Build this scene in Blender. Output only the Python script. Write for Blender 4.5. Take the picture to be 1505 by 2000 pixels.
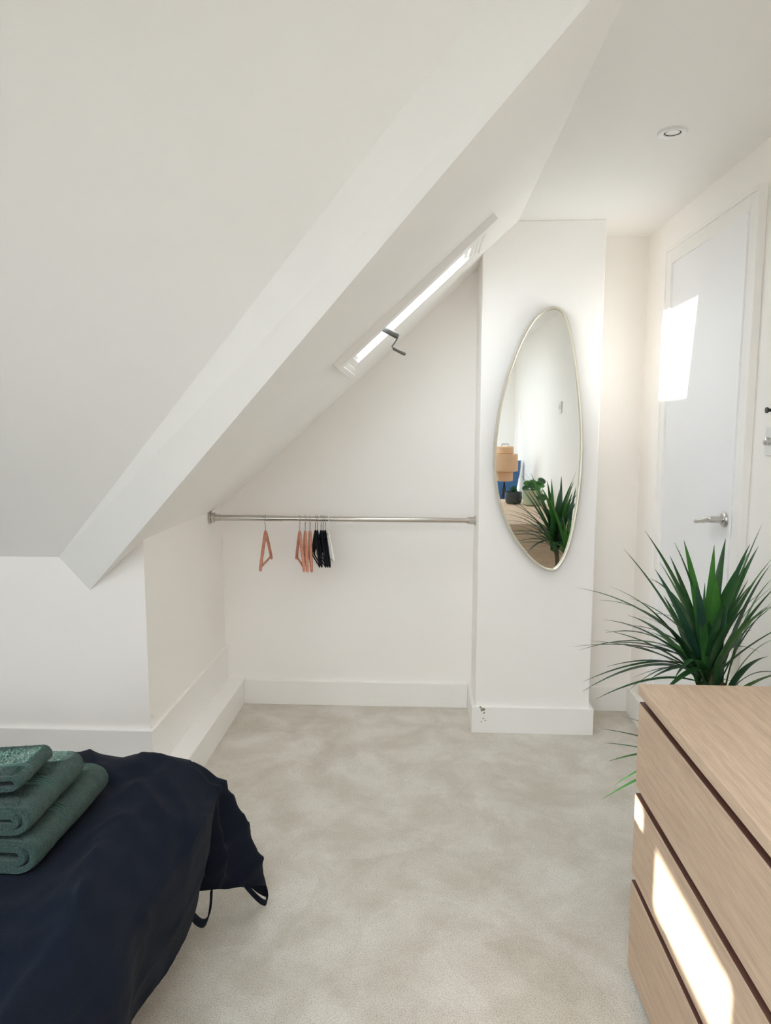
import bpy, bmesh, math, random
from mathutils import Vector, Matrix, noise

for o in list(bpy.data.objects):
    bpy.data.objects.remove(o)
S = bpy.context.scene
C = S.collection
random.seed(7)

# ------------------------------------------------------------------ camera
cam = bpy.data.objects.new('camera', bpy.data.cameras.new('camera'))
C.objects.link(cam)
_r = Vector((0.998823, 0.048455, 0.002074))
_u = Vector((-0.007851, 0.119348, 0.992821))
_f = Vector((-0.04786, 0.991669, -0.119588))
cam.matrix_world = Matrix(((_r.x, _u.x, -_f.x, 0.0), (_r.y, _u.y, -_f.y, 0.0), (_r.z, _u.z, -_f.z, 1.416), (0, 0, 0, 1)))
cam.data.sensor_fit = 'HORIZONTAL'
cam.data.sensor_width = 36.0
cam.data.lens = 36.0 * 1410.75 / 1505.0
cam.data.clip_start = 0.02
S.camera = cam

# ------------------------------------------------------------------ world, sun, exposure
W = bpy.data.worlds.new('sky')
S.world = W
W.use_nodes = True
bg = W.node_tree.nodes['Background']
_t = W.node_tree
_tc = _t.nodes.new('ShaderNodeTexCoord')
_sx = _t.nodes.new('ShaderNodeSeparateXYZ')
_cr = _t.nodes.new('ShaderNodeValToRGB')
_mr = _t.nodes.new('ShaderNodeMapRange')
_mr.inputs['From Min'].default_value = -1.0
_t.links.new(_tc.outputs['Generated'], _sx.inputs[0])
_t.links.new(_sx.outputs['Z'], _mr.inputs['Value'])
_t.links.new(_mr.outputs[0], _cr.inputs['Fac'])
_cr.color_ramp.elements[0].position = 0.485      # ground below the horizon
_cr.color_ramp.elements[0].color = (0.24, 0.24, 0.22, 1)
_cr.color_ramp.elements[1].position = 0.515      # pale, evenly bright sky above
_cr.color_ramp.elements[1].color = (0.88, 0.935, 1.0, 1)
_t.links.new(_cr.outputs['Color'], bg.inputs['Color'])
bg.inputs['Strength'].default_value = 1.0
sun = bpy.data.objects.new('sun', bpy.data.lights.new('sun', 'SUN'))
C.objects.link(sun)
sun.rotation_euler = Vector((1.0, 0.22, -0.21)).to_track_quat('-Z', 'Y').to_euler()
sun.location = (-8, 0, 4)
sun.data.energy = 2.3
sun.data.angle = math.radians(0.6)
sun.data.color = (1.0, 0.96, 0.90)


def portal(name, loc, direction, sx, sy, up='Y'):
    l = bpy.data.lights.new(name, 'AREA')
    l.shape = 'RECTANGLE'
    l.size, l.size_y = sx, sy
    l.cycles.is_portal = True
    o = bpy.data.objects.new(name, l)
    C.objects.link(o)
    o.location = loc
    o.rotation_euler = Vector(direction).to_track_quat('-Z', up).to_euler()
    return o


portal('daylight_portal_rear', (-1.1, -1.92, 1.45), (0, 1, 0), 1.0, 1.1)
portal('daylight_portal_roof', (-.65, -.35, 2.70), (0, 0, -1), 1.9, 1.5)

S.view_settings.view_transform = 'Standard'
S.view_settings.look = 'None'
S.view_settings.gamma = 1.0
S.view_settings.use_curve_mapping = False
S.view_settings.exposure = 3.1
S.cycles.max_bounces = 24
S.cycles.diffuse_bounces = 14
S.cycles.glossy_bounces = 6
S.cycles.transparent_max_bounces = 12
S.cycles.use_denoising = True
S.cycles.caustics_reflective = False
S.cycles.caustics_refractive = False
S.cycles.sample_clamp_indirect = 6.0

# ------------------------------------------------------------------ materials
def mat(name, col, rough=0.5, metal=0.0, spec=0.5):
    m = bpy.data.materials.new(name)
    m.use_nodes = True
    b = m.node_tree.nodes['Principled BSDF']
    b.inputs['Base Color'].default_value = (*col, 1)
    b.inputs['Roughness'].default_value = rough
    b.inputs['Metallic'].default_value = metal
    b.inputs['Specular IOR Level'].default_value = spec
    return m


def nd(m, t, **kw):
    n = m.node_tree.nodes.new(t)
    for k, v in kw.items():
        if k in n.inputs:
            n.inputs[k].default_value = v
        else:
            setattr(n, k, v)
    return n


def lk(m, a, b):
    m.node_tree.links.new(a, b)


def coords(m, scale=(1, 1, 1), rot=(0, 0, 0), kind='Object'):
    tc = nd(m, 'ShaderNodeTexCoord')
    mp = nd(m, 'ShaderNodeMapping')
    mp.inputs['Scale'].default_value = scale
    mp.inputs['Rotation'].default_value = rot
    lk(m, tc.outputs[kind], mp.inputs['Vector'])
    return mp.outputs['Vector']


def bump(m, height, strength, dist=0.01):
    b = nd(m, 'ShaderNodeBump')
    b.inputs['Strength'].default_value = strength
    b.inputs['Distance'].default_value = dist
    lk(m, height, b.inputs['Height'])
    lk(m, b.outputs['Normal'], m.node_tree.nodes['Principled BSDF'].inputs['Normal'])


def ramp(m, fac, stops):
    r = nd(m, 'ShaderNodeValToRGB')
    e = r.color_ramp.elements
    while len(e) < len(stops):
        e.new(0.5)
    for i, (p, c) in enumerate(stops):
        e[i].position = p
        e[i].color = (*c, 1)
    lk(m, fac, r.inputs['Fac'])
    return r.outputs['Color']


def base(m, col):
    lk(m, col, m.node_tree.nodes['Principled BSDF'].inputs['Base Color'])


def paint(name, col, rough=0.6, s=90, bs=0.06):
    m = mat(name, col, rough, 0, 0.35)
    v = coords(m)
    n = nd(m, 'ShaderNodeTexNoise', Scale=s, Detail=3.0)
    lk(m, v, n.inputs['Vector'])
    n2 = nd(m, 'ShaderNodeTexNoise', Scale=1.3, Detail=2.0)
    lk(m, v, n2.inputs['Vector'])
    a = tuple(c * 0.985 for c in col)
    b = tuple(min(1, c * 1.015) for c in col)
    base(m, ramp(m, n2.outputs['Fac'], [(0.3, a), (0.7, b)]))
    bump(m, n.outputs['Fac'], bs, 0.002)
    return m


M = {}
M['wall'] = paint('wall_paint', (0.938, 0.915, 0.89))
M['ceil'] = paint('ceiling_paint', (0.93, 0.92, 0.90))
M['gloss'] = paint('satin_white_woodwork', (0.91, 0.895, 0.875), 0.32, 40, 0.03)
M['door'] = paint('satin_white_door', (0.905, 0.915, 0.94), 0.3, 30, 0.03)


def carpet():
    m = mat('beige_carpet', (0.5, 0.46, 0.38), 0.95, 0, 0.1)
    v = coords(m)
    w = nd(m, 'ShaderNodeTexNoise', Scale=2.2, Detail=2.0)
    lk(m, v, w.inputs['Vector'])
    mx = nd(m, 'ShaderNodeMixRGB')
    mx.inputs['Fac'].default_value = 0.22
    lk(m, v, mx.inputs['Color1'])
    lk(m, w.outputs['Color'], mx.inputs['Color2'])
    big = nd(m, 'ShaderNodeTexNoise', Scale=7.5, Detail=4.0, Roughness=0.6)
    lk(m, mx.outputs['Color'], big.inputs['Vector'])
    vor = nd(m, 'ShaderNodeTexVoronoi', Scale=4.6)
    lk(m, mx.outputs['Color'], vor.inputs['Vector'])
    fine = nd(m, 'ShaderNodeTexNoise', Scale=300.0, Detail=2.0, Roughness=0.7)
    lk(m, v, fine.inputs['Vector'])
    c1 = ramp(m, big.outputs['Fac'], [(0.36, (0.735, 0.68, 0.59)), (0.64, (0.90, 0.855, 0.785))])
    sep = nd(m, 'ShaderNodeSeparateColor')
    lk(m, vor.outputs['Color'], sep.inputs['Color'])
    c2 = ramp(m, sep.outputs['Red'], [(0.25, (0.95, 0.945, 0.93)), (0.75, (1.0, 1.0, 1.0))])
    c3 = ramp(m, fine.outputs['Fac'], [(0.34, (0.62, 0.60, 0.56)), (0.52, (1.0, 1.0, 1.0))])
    m1 = nd(m, 'ShaderNodeMixRGB', blend_type='MULTIPLY')
    m1.inputs['Fac'].default_value = 1
    lk(m, c1, m1.inputs['Color1']); lk(m, c2, m1.inputs['Color2'])
    m2 = nd(m, 'ShaderNodeMixRGB', blend_type='MULTIPLY')
    m2.inputs['Fac'].default_value = 1
    lk(m, m1.outputs['Color'], m2.inputs['Color1']); lk(m, c3, m2.inputs['Color2'])
    base(m, m2.outputs['Color'])
    bump(m, fine.outputs['Fac'], 0.7, 0.008)
    m.node_tree.nodes['Principled BSDF'].inputs['Sheen Weight'].default_value = 0.25
    return m


M['carpet'] = carpet()


def wood(name, a, b, sc):
    m = mat(name, a, 0.5, 0, 0.35)
    v = coords(m, sc)
    n = nd(m, 'ShaderNodeTexNoise', Scale=9.0, Detail=6.0, Roughness=0.62, Distortion=0.25)
    lk(m, v, n.inputs['Vector'])
    n2 = nd(m, 'ShaderNodeTexNoise', Scale=45.0, Detail=3.0, Roughness=0.6)
    lk(m, v, n2.inputs['Vector'])
    c1 = ramp(m, n.outputs['Fac'], [(0.30, b), (0.62, a)])
    c2 = ramp(m, n2.outputs['Fac'], [(0.35, (0.82, 0.80, 0.78)), (0.6, (1, 1, 1))])
    mm = nd(m, 'ShaderNodeMixRGB', blend_type='MULTIPLY')
    mm.inputs['Fac'].default_value = 0.8
    lk(m, c1, mm.inputs['Color1']); lk(m, c2, mm.inputs['Color2'])
    base(m, mm.outputs['Color'])
    bump(m, n2.outputs['Fac'], 0.08, 0.002)
    return m


M['oak'] = wood('pale_oak_veneer', (0.70, 0.53, 0.39), (0.59, 0.43, 0.31), (7, 0.35, 7))
M['oak_end'] = wood('pale_oak_end_panel', (0.66, 0.50, 0.37), (0.56, 0.41, 0.30), (0.6, 7, 7))
M['rail'] = wood('brown_drawer_rail', (0.16, 0.075, 0.055), (0.11, 0.05, 0.04), (7, 0.5, 7))
M['hanger'] = wood('pink_cedar', (0.66, 0.30, 0.20), (0.50, 0.20, 0.13), (8, 0.8, 8))
M['chrome'] = mat('brushed_chrome', (0.56, 0.53, 0.48), 0.22, 1.0)
M['steel'] = mat('satin_nickel', (0.60, 0.59, 0.57), 0.3, 1.0)
M['wire'] = mat('hook_wire', (0.55, 0.56, 0.56), 0.25, 1.0)
M['velvet'] = mat('black_velvet', (0.008, 0.009, 0.013), 0.9, 0, 0.2)
M['white_wire'] = mat('white_coated_wire', (0.93, 0.92, 0.86), 0.4)
M['crank'] = mat('grey_crank_metal', (0.20, 0.20, 0.19), 0.45, 0.7)
M['mirror'] = mat('mirror_silvering', (0.90, 0.92, 0.90), 0.012, 1.0)
M['frame'] = mat('champagne_metal', (0.72, 0.68, 0.58), 0.32, 0.9)
M['lampglass'] = mat('frosted_bulb', (0.85, 0.85, 0.84), 0.3)
M['darkring'] = mat('dark_baffle', (0.03, 0.03, 0.03), 0.6)
M['black'] = mat('black_metal', (0.015, 0.015, 0.015), 0.4, 0.3)
M['plastic'] = mat('white_plastic', (0.8, 0.8, 0.8), 0.35)
M['grout'] = mat('flaked_paint_chip', (0.30, 0.27, 0.23), 0.9)


def glass():
    m = bpy.data.materials.new('clear_window_glass')
    m.use_nodes = True
    t = m.node_tree
    t.nodes.clear()
    out = t.nodes.new('ShaderNodeOutputMaterial')
    tr = t.nodes.new('ShaderNodeBsdfTransparent')
    tr.inputs['Color'].default_value = (0.96, 0.98, 0.98, 1)
    gl = t.nodes.new('ShaderNodeBsdfGlossy')
    gl.inputs['Roughness'].default_value = 0.02
    mx = t.nodes.new('ShaderNodeMixShader')
    mx.inputs['Fac'].default_value = 0.05
    t.links.new(tr.outputs[0], mx.inputs[1])
    t.links.new(gl.outputs[0], mx.inputs[2])
    t.links.new(mx.outputs[0], out.inputs['Surface'])
    return m


M['glass'] = glass()


def fabric(name, col, col2, sc, bs, sheen=0.3, rough=0.9, dist=0.003):
    m = mat(name, col, rough, 0, 0.15)
    v = coords(m)
    n = nd(m, 'ShaderNodeTexNoise', Scale=sc, Detail=3.0, Roughness=0.7)
    lk(m, v, n.inputs['Vector'])
    base(m, ramp(m, n.outputs['Fac'], [(0.35, col2), (0.65, col)]))
    bump(m, n.outputs['Fac'], bs, dist)
    b = m.node_tree.nodes['Principled BSDF']
    b.inputs['Sheen Weight'].default_value = sheen
    b.inputs['Sheen Roughness'].default_value = 0.5
    return m


M['navy'] = fabric('navy_cotton', (0.0056, 0.0098, 0.0205), (0.0036, 0.0064, 0.0135), 320, 0.35, 0.02)
M['towel'] = fabric('green_terry', (0.048, 0.098, 0.083), (0.020, 0.046, 0.040), 260, 0.9, 0.15, 0.95, 0.006)
M['towel_hem'] = fabric('green_woven_border', (0.055, 0.108, 0.092), (0.035, 0.075, 0.064), 500, 0.2, 0.2)
M['mattress'] = fabric('white_ticking', (0.7, 0.7, 0.68), (0.62, 0.62, 0.6), 200, 0.1)
M['bluevelvet'] = fabric('blue_velvet', (0.05, 0.13, 0.27), (0.03, 0.09, 0.2), 60, 0.1, 0.5)


def leafmat(name, a, b, rough=0.38):
    m = mat(name, a, rough, 0, 0.4)
    v = coords(m, (60, 60, 4))
    n = nd(m, 'ShaderNodeTexNoise', Scale=1.0, Detail=2.0)
    lk(m, v, n.inputs['Vector'])
    base(m, ramp(m, n.outputs['Fac'], [(0.35, a), (0.7, b)]))
    m.node_tree.nodes['Principled BSDF'].inputs['Transmission Weight'].default_value = 0.0
    # thin-leaf translucency
    t = m.node_tree
    pr = t.nodes['Principled BSDF']
    tl = t.nodes.new('ShaderNodeBsdfTranslucent')
    tl.inputs['Color'].default_value = (min(1, b[0] * 3), min(1, b[1] * 3), min(1, b[2] * 1.5), 1)
    mx = t.nodes.new('ShaderNodeMixShader')
    mx.inputs['Fac'].default_value = 0.18
    out = [n_ for n_ in t.nodes if n_.type == 'OUTPUT_MATERIAL'][0]
    t.links.new(pr.outputs[0], mx.inputs[1])
    t.links.new(tl.outputs[0], mx.inputs[2])
    t.links.new(mx.outputs[0], out.inputs['Surface'])
    return m


_f = [n_ for n_ in (M['towel'].copy(),)][0]
_f.name = 'green_terry_loops'
_tt = _f.node_tree
_tl = _tt.nodes.new('ShaderNodeBsdfTranslucent')
_tl.inputs['Color'].default_value = (0.16, 0.30, 0.26, 1)
_ms = _tt.nodes.new('ShaderNodeMixShader')
_ms.inputs['Fac'].default_value = 0.45
_to = [n_ for n_ in _tt.nodes if n_.type == 'OUTPUT_MATERIAL'][0]
_tt.links.new(_tt.nodes['Principled BSDF'].outputs[0], _ms.inputs[1])
_tt.links.new(_tl.outputs[0], _ms.inputs[2])
_tt.links.new(_ms.outputs[0], _to.inputs['Surface'])
M['towel_pile'] = _f
M['leaf'] = leafmat('dark_green_leaf', (0.014, 0.050, 0.022), (0.022, 0.085, 0.024))
M['leaf2'] = leafmat('mid_green_leaf', (0.028, 0.105, 0.028), (0.045, 0.16, 0.03))
M['leaf3'] = leafmat('bluish_green_leaf', (0.016, 0.055, 0.042), (0.028, 0.085, 0.06))
M['pale_leaf'] = leafmat('pale_green_leaf', (0.12, 0.24, 0.10), (0.18, 0.32, 0.14))
M['stem'] = mat('brown_cane', (0.12, 0.09, 0.05), 0.8)
M['soil'] = mat('dark_soil', (0.03, 0.022, 0.016), 0.95)
M['terracotta'] = paint('white_ceramic_pot', (0.75, 0.74, 0.71), 0.3)
M['greypot'] = paint('charcoal_ceramic', (0.055, 0.065, 0.075), 0.45)
M['palepot'] = paint('pale_green_ceramic', (0.44, 0.50, 0.34), 0.35)


def rattan():
    m = mat('woven_rattan', (0.60, 0.33, 0.18), 0.75)
    v = coords(m)
    w1 = nd(m, 'ShaderNodeTexWave', Scale=60.0, Distortion=2.0)
    w1.bands_direction = 'Z'
    lk(m, v, w1.inputs['Vector'])
    base(m, ramp(m, w1.outputs['Fac'], [(0.2, (0.55, 0.32, 0.18)), (0.6, (0.82, 0.56, 0.36))]))
    bump(m, w1.outputs['Fac'], 0.5, 0.004)
    return m


M['rattan'] = rattan()

# ------------------------------------------------------------------ mesh helpers
def obj(name, bm, m, parent=None, smooth=False, bevel=0.0, seg=2):
    me = bpy.data.meshes.new(name)
    bmesh.ops.recalc_face_normals(bm, faces=bm.faces)
    bm.to_mesh(me)
    bm.free()
    o = bpy.data.objects.new(name, me)
    C.objects.link(o)
    if m is not None:
        me.materials.append(M[m])
    if smooth:
        for p in me.polygons:
            p.use_smooth = True
        me.set_sharp_from_angle(angle=math.radians(48))
    if bevel:
        b = o.modifiers.new('bevel', 'BEVEL')
        b.width = bevel
        b.segments = seg
        b.limit_method = 'ANGLE'
        b.angle_limit = math.radians(50)
        b.harden_normals = False
    if parent:
        o.parent = parent
    return o


def tag(o, label, cat, group=None, kind=None):
    o['label'] = label
    o['category'] = cat
    if group:
        o['group'] = group
    if kind:
        o['kind'] = kind
    return o


def thing(name, label, cat, loc=(0, 0, 0), group=None, kind=None):
    o = bpy.data.objects.new(name, None)
    o.empty_display_size = 0.05
    C.objects.link(o)
    o.location = loc
    bpy.context.view_layer.update()
    return tag(o, label, cat, group, kind)


def box(bm, x0, x1, y0, y1, z0, z1):
    v = [bm.verts.new(p) for p in ((x0, y0, z0), (x1, y0, z0), (x1, y1, z0), (x0, y1, z0), (x0, y0, z1), (x1, y0, z1), (x1, y1, z1), (x0, y1, z1))]
    for f in ((0, 3, 2, 1), (4, 5, 6, 7), (0, 1, 5, 4), (1, 2, 6, 5), (2, 3, 7, 6), (3, 0, 4, 7)):
        bm.faces.new([v[i] for i in f])
    return bm


def prism(bm, pts, off):
    """closed polygon of 3-D points swept by a vector"""
    off = Vector(off)
    a = [bm.verts.new(p) for p in pts]
    b = [bm.verts.new(Vector(p) + off) for p in pts]
    n = len(a)
    bm.faces.new(a)
    bm.faces.new(b[::-1])
    for i in range(n):
        bm.faces.new((a[i], a[(i + 1) % n], b[(i + 1) % n], b[i]))
    return bm


def tube(bm, pts, r, n=10, caps=True, closed=False):
    pts = [Vector(p) for p in pts]
    rs = r if isinstance(r, (list, tuple)) else [r] * len(pts)
    rings = []
    N = len(pts)
    ref = None
    for i, p in enumerate(pts):
        if closed:
            t = (pts[(i + 1) % N] - pts[i - 1]).normalized()
        else:
            t = (pts[min(i + 1, N - 1)] - pts[max(i - 1, 0)]).normalized()
        if ref is None:
            ref = Vector((0, 0, 1)) if abs(t.z) < 0.9 else Vector((0, 1, 0))
        a = (ref - t * ref.dot(t))
        if a.length < 1e-4:
            a = t.orthogonal()
        a.normalize()
        ref = a
        b = t.cross(a)
        rings.append([bm.verts.new(p + (a * math.cos(q * 2 * math.pi / n) + b * math.sin(q * 2 * math.pi / n)) * rs[i]) for q in range(n)])
    for i in range(N if closed else N - 1):
        A, B = rings[i], rings[(i + 1) % N]
        for q in range(n):
            bm.faces.new((A[q], A[(q + 1) % n], B[(q + 1) % n], B[q]))
    if caps and not closed:
        bm.faces.new(rings[0][::-1])
        bm.faces.new(rings[-1])
    return bm


def lathe(bm, prof, c=(0, 0, 0), n=32, axis='Z', close=True):
    """prof: list of (radius, height) swept round an axis through c"""
    c = Vector(c)
    rings = []
    for r, h in prof:
        ring = []
        for q in range(n):
            a = 2 * math.pi * q / n
            d = (r * math.cos(a), r * math.sin(a))
            p = {'Z': (d[0], d[1], h), 'X': (h, d[0], d[1]), 'Y': (d[0], h, d[1])}[axis]
            ring.append(bm.verts.new(c + Vector(p)))
        rings.append(ring)
    for A, B in zip(rings, rings[1:]):
        for q in range(n):
            bm.faces.new((A[q], A[(q + 1) % n], B[(q + 1) % n], B[q]))
    if close:
        bm.faces.new(rings[0][::-1])
        bm.faces.new(rings[-1])
    return bm


def B():
    return bmesh.new()


def bez(a, b, c, n):
    a, b, c = Vector(a), Vector(b), Vector(c)
    return [a * (1 - t) ** 2 + b * 2 * t * (1 - t) + c * t * t for t in [i / n for i in range(n + 1)]]


def struct(name, bm, m, label, cat, **kw):
    return tag(obj(name, bm, m, **kw), label, cat, kind='structure')


# ------------------------------------------------------------------ room shell
CZ = 2.285            # flat ceiling
YB = 3.529            # far wall
XR = 1.05             # right wall
XL = -0.985           # closet left wall
YF = 2.5              # low wall facing the room
REAR = -1.8
LEFT = -3.0
MS = 1.277 / 1.395    # pitch of the side slope


def zs(x):
    return 1.008 + MS * (x - XL)


struct('floor', box(B(), LEFT - .1, XR + .1, REAR - .1, YB + .1, -0.12, 0.0), 'carpet', 'beige cut-pile carpet with brushed pile marks across the floor', 'carpet')
struct('wall_back', prism(B(), [(XL - .1, YB, 0), (XR + .1, YB, 0), (XR + .1, YB, CZ + .1), (.47, YB, CZ + .1), (XL - .1, YB, zs(XL - .1) + .05)], (0, .1, 0)), 'wall',
       'off-white far wall behind the clothes rail, under the sloping ceiling', 'wall')
struct('wall_pillar', box(B(), .262, .783, 3.237, YB, 0, CZ), 'wall', 'off-white chimney breast carrying the oval mirror', 'wall', bevel=.004)
# right wall with the door opening (three blocks in one shell)
DY0, DY1, DZ = 2.40, 3.16, 2.10
bm = B()
box(bm, XR, XR + .1, REAR - .1, DY0, 0, CZ)
box(bm, XR, XR + .1, DY1, YB + .1, 0, CZ)
box(bm, XR, XR + .1, DY0, DY1, DZ, CZ)
struct('wall_right', bm, 'wall', 'off-white right wall around the white door', 'wall')
struct('wall_landing', box(B(), XR + .16, XR + .2, DY0 - .2, DY1 + .2, 0, CZ), 'wall', 'off-white landing wall behind the closed door', 'wall')
struct('wall_closet_left', prism(B(), [(XL, YF + .1, 0), (XL, YB, 0), (XL, YB, 1.04), (XL, YF + .1, 1.04)], (-.1, 0, 0)), 'wall',
       'low off-white side wall at the left of the clothes rail', 'wall')
struct('wall_front_left', prism(B(), [(LEFT - .1, YF, 0), (XL, YF, 0), (XL, YF, zs(XL) + .03), (-1.188, YF, zs(-1.188) + .03), (-1.296, YF, .97), (LEFT - .1, YF, .97)], (0, .1, 0)), 'wall',
       'low off-white wall facing the bed below the large slope', 'wall')
# left wall with opening for the added low window
WY0, WY1, WZ0, WZ1 = 0.375, 1.16, 1.055, 1.30
bm = B()
box(bm, LEFT - .1, LEFT, REAR - .1, WY0, 0, CZ + .1)
box(bm, LEFT - .1, LEFT, WY1, YF + .1, 0, CZ + .1)
box(bm, LEFT - .1, LEFT, WY0, WY1, 0, WZ0)
box(bm, LEFT - .1, LEFT, WY0, WY1, WZ1, CZ + .1)
struct('wall_left', bm, 'wall', 'off-white gable wall at the head of the bed', 'wall')
# rear wall with opening for the added window
RX0, RX1, RZ0, RZ1 = -1.6, -0.6, 0.9, 2.0
bm = B()
box(bm, LEFT - .1, RX0, REAR - .1, REAR, 0, CZ)
box(bm, RX1, XR + .1, REAR - .1, REAR, 0, CZ)
box(bm, RX0, RX1, REAR - .1, REAR, 0, RZ0)
box(bm, RX0, RX1, REAR - .1, REAR, RZ1, CZ)
struct('wall_rear', bm, 'wall', 'off-white rear wall around the added two-light window', 'wall')
# ceilings
SX0, SX1, SY0, SY1 = -1.6, .3, -1.1, .4           # shaft of the unseen rooflight added behind the photographer for overhead light
bm = B()
for pts in ([(LEFT - .1, REAR - .1), (XR + .1, REAR - .1), (XR + .1, SY0), (LEFT - .1, SY0)],
            [(LEFT - .1, SY0), (SX0, SY0), (SX0, SY1), (LEFT - .1, SY1)],
            [(SX1, SY0), (XR + .1, SY0), (XR + .1, SY1), (SX1, SY1)],
            [(LEFT - .1, SY1), (XR + .1, SY1), (XR + .1, YB + .1), (.41, YB + .1), (.41, 1.363), (.172, 1.482), (LEFT - .1, 1.482)]):
    prism(bm, [(x, y, CZ) for x, y in pts], (0, 0, .12))
struct('ceiling', bm, 'ceil', 'flat off-white ceiling with the recessed downlight', 'ceiling')
w4 = tag(thing('window_added_roof', '', ''), 'unseen flat rooflight added for overhead light, on a deep white kerb', 'window', kind='structure')
for x0, x1, y0, y1 in ((SX0 - .05, SX0, SY0 - .05, SY1 + .05), (SX1, SX1 + .05, SY0 - .05, SY1 + .05), (SX0, SX1, SY0 - .05, SY0), (SX0, SX1, SY1, SY1 + .05)):  # kerb made this deep to shut out the low sun
    bm = B(); box(bm, x0, x1, y0, y1, CZ + .12, 2.74); obj('kerb', bm, 'gloss', w4)
bm = B(); box(bm, SX0 - .04, SX1 + .04, SY0 - .04, SY1 + .04, 2.74, 2.746); obj('pane', bm, 'glass', w4)
HX0, HX1, HY0, HY1 = -.275, .195, 2.60, 3.03
bm = B()


def sl(pts):
    prism(bm, [(x, y, zs(x)) for x, y in pts], (0, 0, .12))


sl([(XL, HY1), (.41, HY1), (.41, YB), (XL, YB)])
sl([(XL, HY0), (HX0, HY0), (HX0, HY1), (XL, HY1)])
sl([(HX1, HY0), (.41, HY0), (.41, HY1), (HX1, HY1)])
sl([(.41, 1.363), (.41, HY0), (XL, HY0), (XL, YF), (-1.188, YF)])
struct('ceiling_slope_side', bm, 'ceil', 'sloping off-white ceiling holding the roof window above the clothes rail', 'ceiling')
struct('ceiling_slope_front', prism(B(), [(LEFT - .1, YF, .942), (-1.296, YF, .942), (.172, 1.482, CZ), (LEFT - .1, 1.482, CZ)], (0, 0, .12)), 'ceil',
       'large cream sloping ceiling at the upper left', 'ceiling')
struct('trim_1', prism(B(), [(-1.296, YF, .942), (-1.188, YF, zs(-1.188)), (.41, 1.363, CZ), (.172, 1.482, CZ)], (0.02, 0, .14)), 'ceil',
       'boxed diagonal hip beam between the two ceiling slopes', 'beam')

# baseboards
SK = .125
struct('baseboard_back', box(B(), -.888, .245, YB - .018, YB, 0, SK), 'gloss', 'white baseboard along the far wall under the rail', 'baseboard', bevel=.002)
bm = B()
prism(bm, [(.245, 3.219, 0), (.801, 3.219, 0), (.801, YB - .018, 0), (.783, YB - .018, 0), (.783, 3.237, 0), (.262, 3.237, 0), (.262, YB - .018, 0), (.245, YB - .018, 0)], (0, 0, SK))
bp = struct('baseboard_pillar', bm, 'gloss', 'white baseboard wrapped around the chimney breast, chipped at one corner', 'baseboard', bevel=.002)
struct('baseboard_alcove', box(B(), .801, XR - .018, YB - .018, YB, 0, SK), 'gloss', 'short white baseboard in the alcove beside the door', 'baseboard', bevel=.002)
bm = B()
box(bm, XR - .018, XR, 3.26, YB, 0, SK)
box(bm, XR - .018, XR, REAR, 2.33, 0, SK)
struct('baseboard_right', bm, 'gloss', 'white baseboard along the right wall behind the dresser', 'baseboard', bevel=.002)
# tall upper baseboard wrapping the corner, then boxed-in ledge below it
bm = B()
prism(bm, [(LEFT, YF - .018, .10), (XL + .013, YF - .018, .10), (XL + .013, YB, .10), (XL, YB, .10), (XL, YF, .10), (LEFT, YF, .10)], (0, 0, .202))
struct('baseboard_left_upper', bm, 'gloss', 'upper white baseboard turning the corner above the boxed ledge', 'baseboard', bevel=.002)
bm = B()
prism(bm, [(LEFT, YF - .103, 0), (-.888, YF - .103, 0), (-.888, YB, 0), (XL, YB, 0), (XL, YF, 0), (LEFT, YF, 0)], (0, 0, .13))
struct('baseboard_left', bm, 'gloss', 'white boxed-in ledge along the left closet wall at floor level', 'baseboard', bevel=.003)

# flaked paint on the chimney-breast baseboard and along the corner
for cx, cz, s, k in ((.295, .113, .013, 0), (.302, .097, .006, 1), (.299, .070, .004, 2), (.308, .060, .0045, 3), (.290, .055, .004, 4), (.285, .1235, .006, 5)):
    bm = B()
    rnd = random.Random(k)
    pts = []
    for i in range(9):
        a = i / 9 * 2 * math.pi
        rr = s * rnd.uniform(.45, 1.1)
        pts.append((cx + rr * math.cos(a), 3.2192, cz + rr * math.sin(a) * .9))
    prism(bm, pts, (0, -.0008, 0))
    obj('paint_chip', bm, 'grout', bp)

# ------------------------------------------------------------------ roof window over the rail
e_s = Vector((1, 0, MS)).normalized()          # up the slope
e_n = Vector((MS, 0, -1)).normalized()         # out of the slope, into the room
O = Vector((HX0, 0, zs(HX0)))
LEN = (Vector((HX1, 0, zs(HX1))) - O).length


def sp(u, y, d):
    p = O + e_s * u + e_n * d
    return (p.x, y, p.z)


def sbox(bm, u0, u1, y0, y1, d0, d1):
    prism(bm, [sp(u0, y0, d0), sp(u1, y0, d0), sp(u1, y1, d0), sp(u0, y1, d0)], Vector(sp(0, 0, d1)) - Vector(sp(0, 0, d0)))


w1 = tag(thing('window_1', '', ''), 'white framed roof window set in the slope above the clothes rail', 'window', kind='structure')
bm = B(); sbox(bm, -.045, LEN + .06, 2.555, HY0 + .018, -.10, .026); obj('frame_rail', bm, 'gloss', w1, bevel=.002)
bm = B(); sbox(bm, -.045, LEN + .06, HY1 - .02, HY1 + .03, -.10, .004); obj('frame_rail', bm, 'gloss', w1, bevel=.002)
for k, (a, b, d) in enumerate(((-.045, -.026, .026), (-.026, -.008, .014), (-.008, .02, .002), (.02, .036, -.012))):
    bm = B(); sbox(bm, a, b, 2.57, HY1 + .03, -.10, d); obj('frame_step', bm, 'gloss', w1, bevel=.0015)
for k, (a, b, d) in enumerate(((LEN + .04, LEN + .06, .010), (LEN + .018, LEN + .04, .003), (LEN - .012, LEN + .018, -.002), (LEN - .03, LEN - .012, -.014))):
    bm = B(); sbox(bm, a, b, 2.57, HY1 + .03, -.10, d); obj('frame_step', bm, 'gloss', w1, bevel=.0015)
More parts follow.
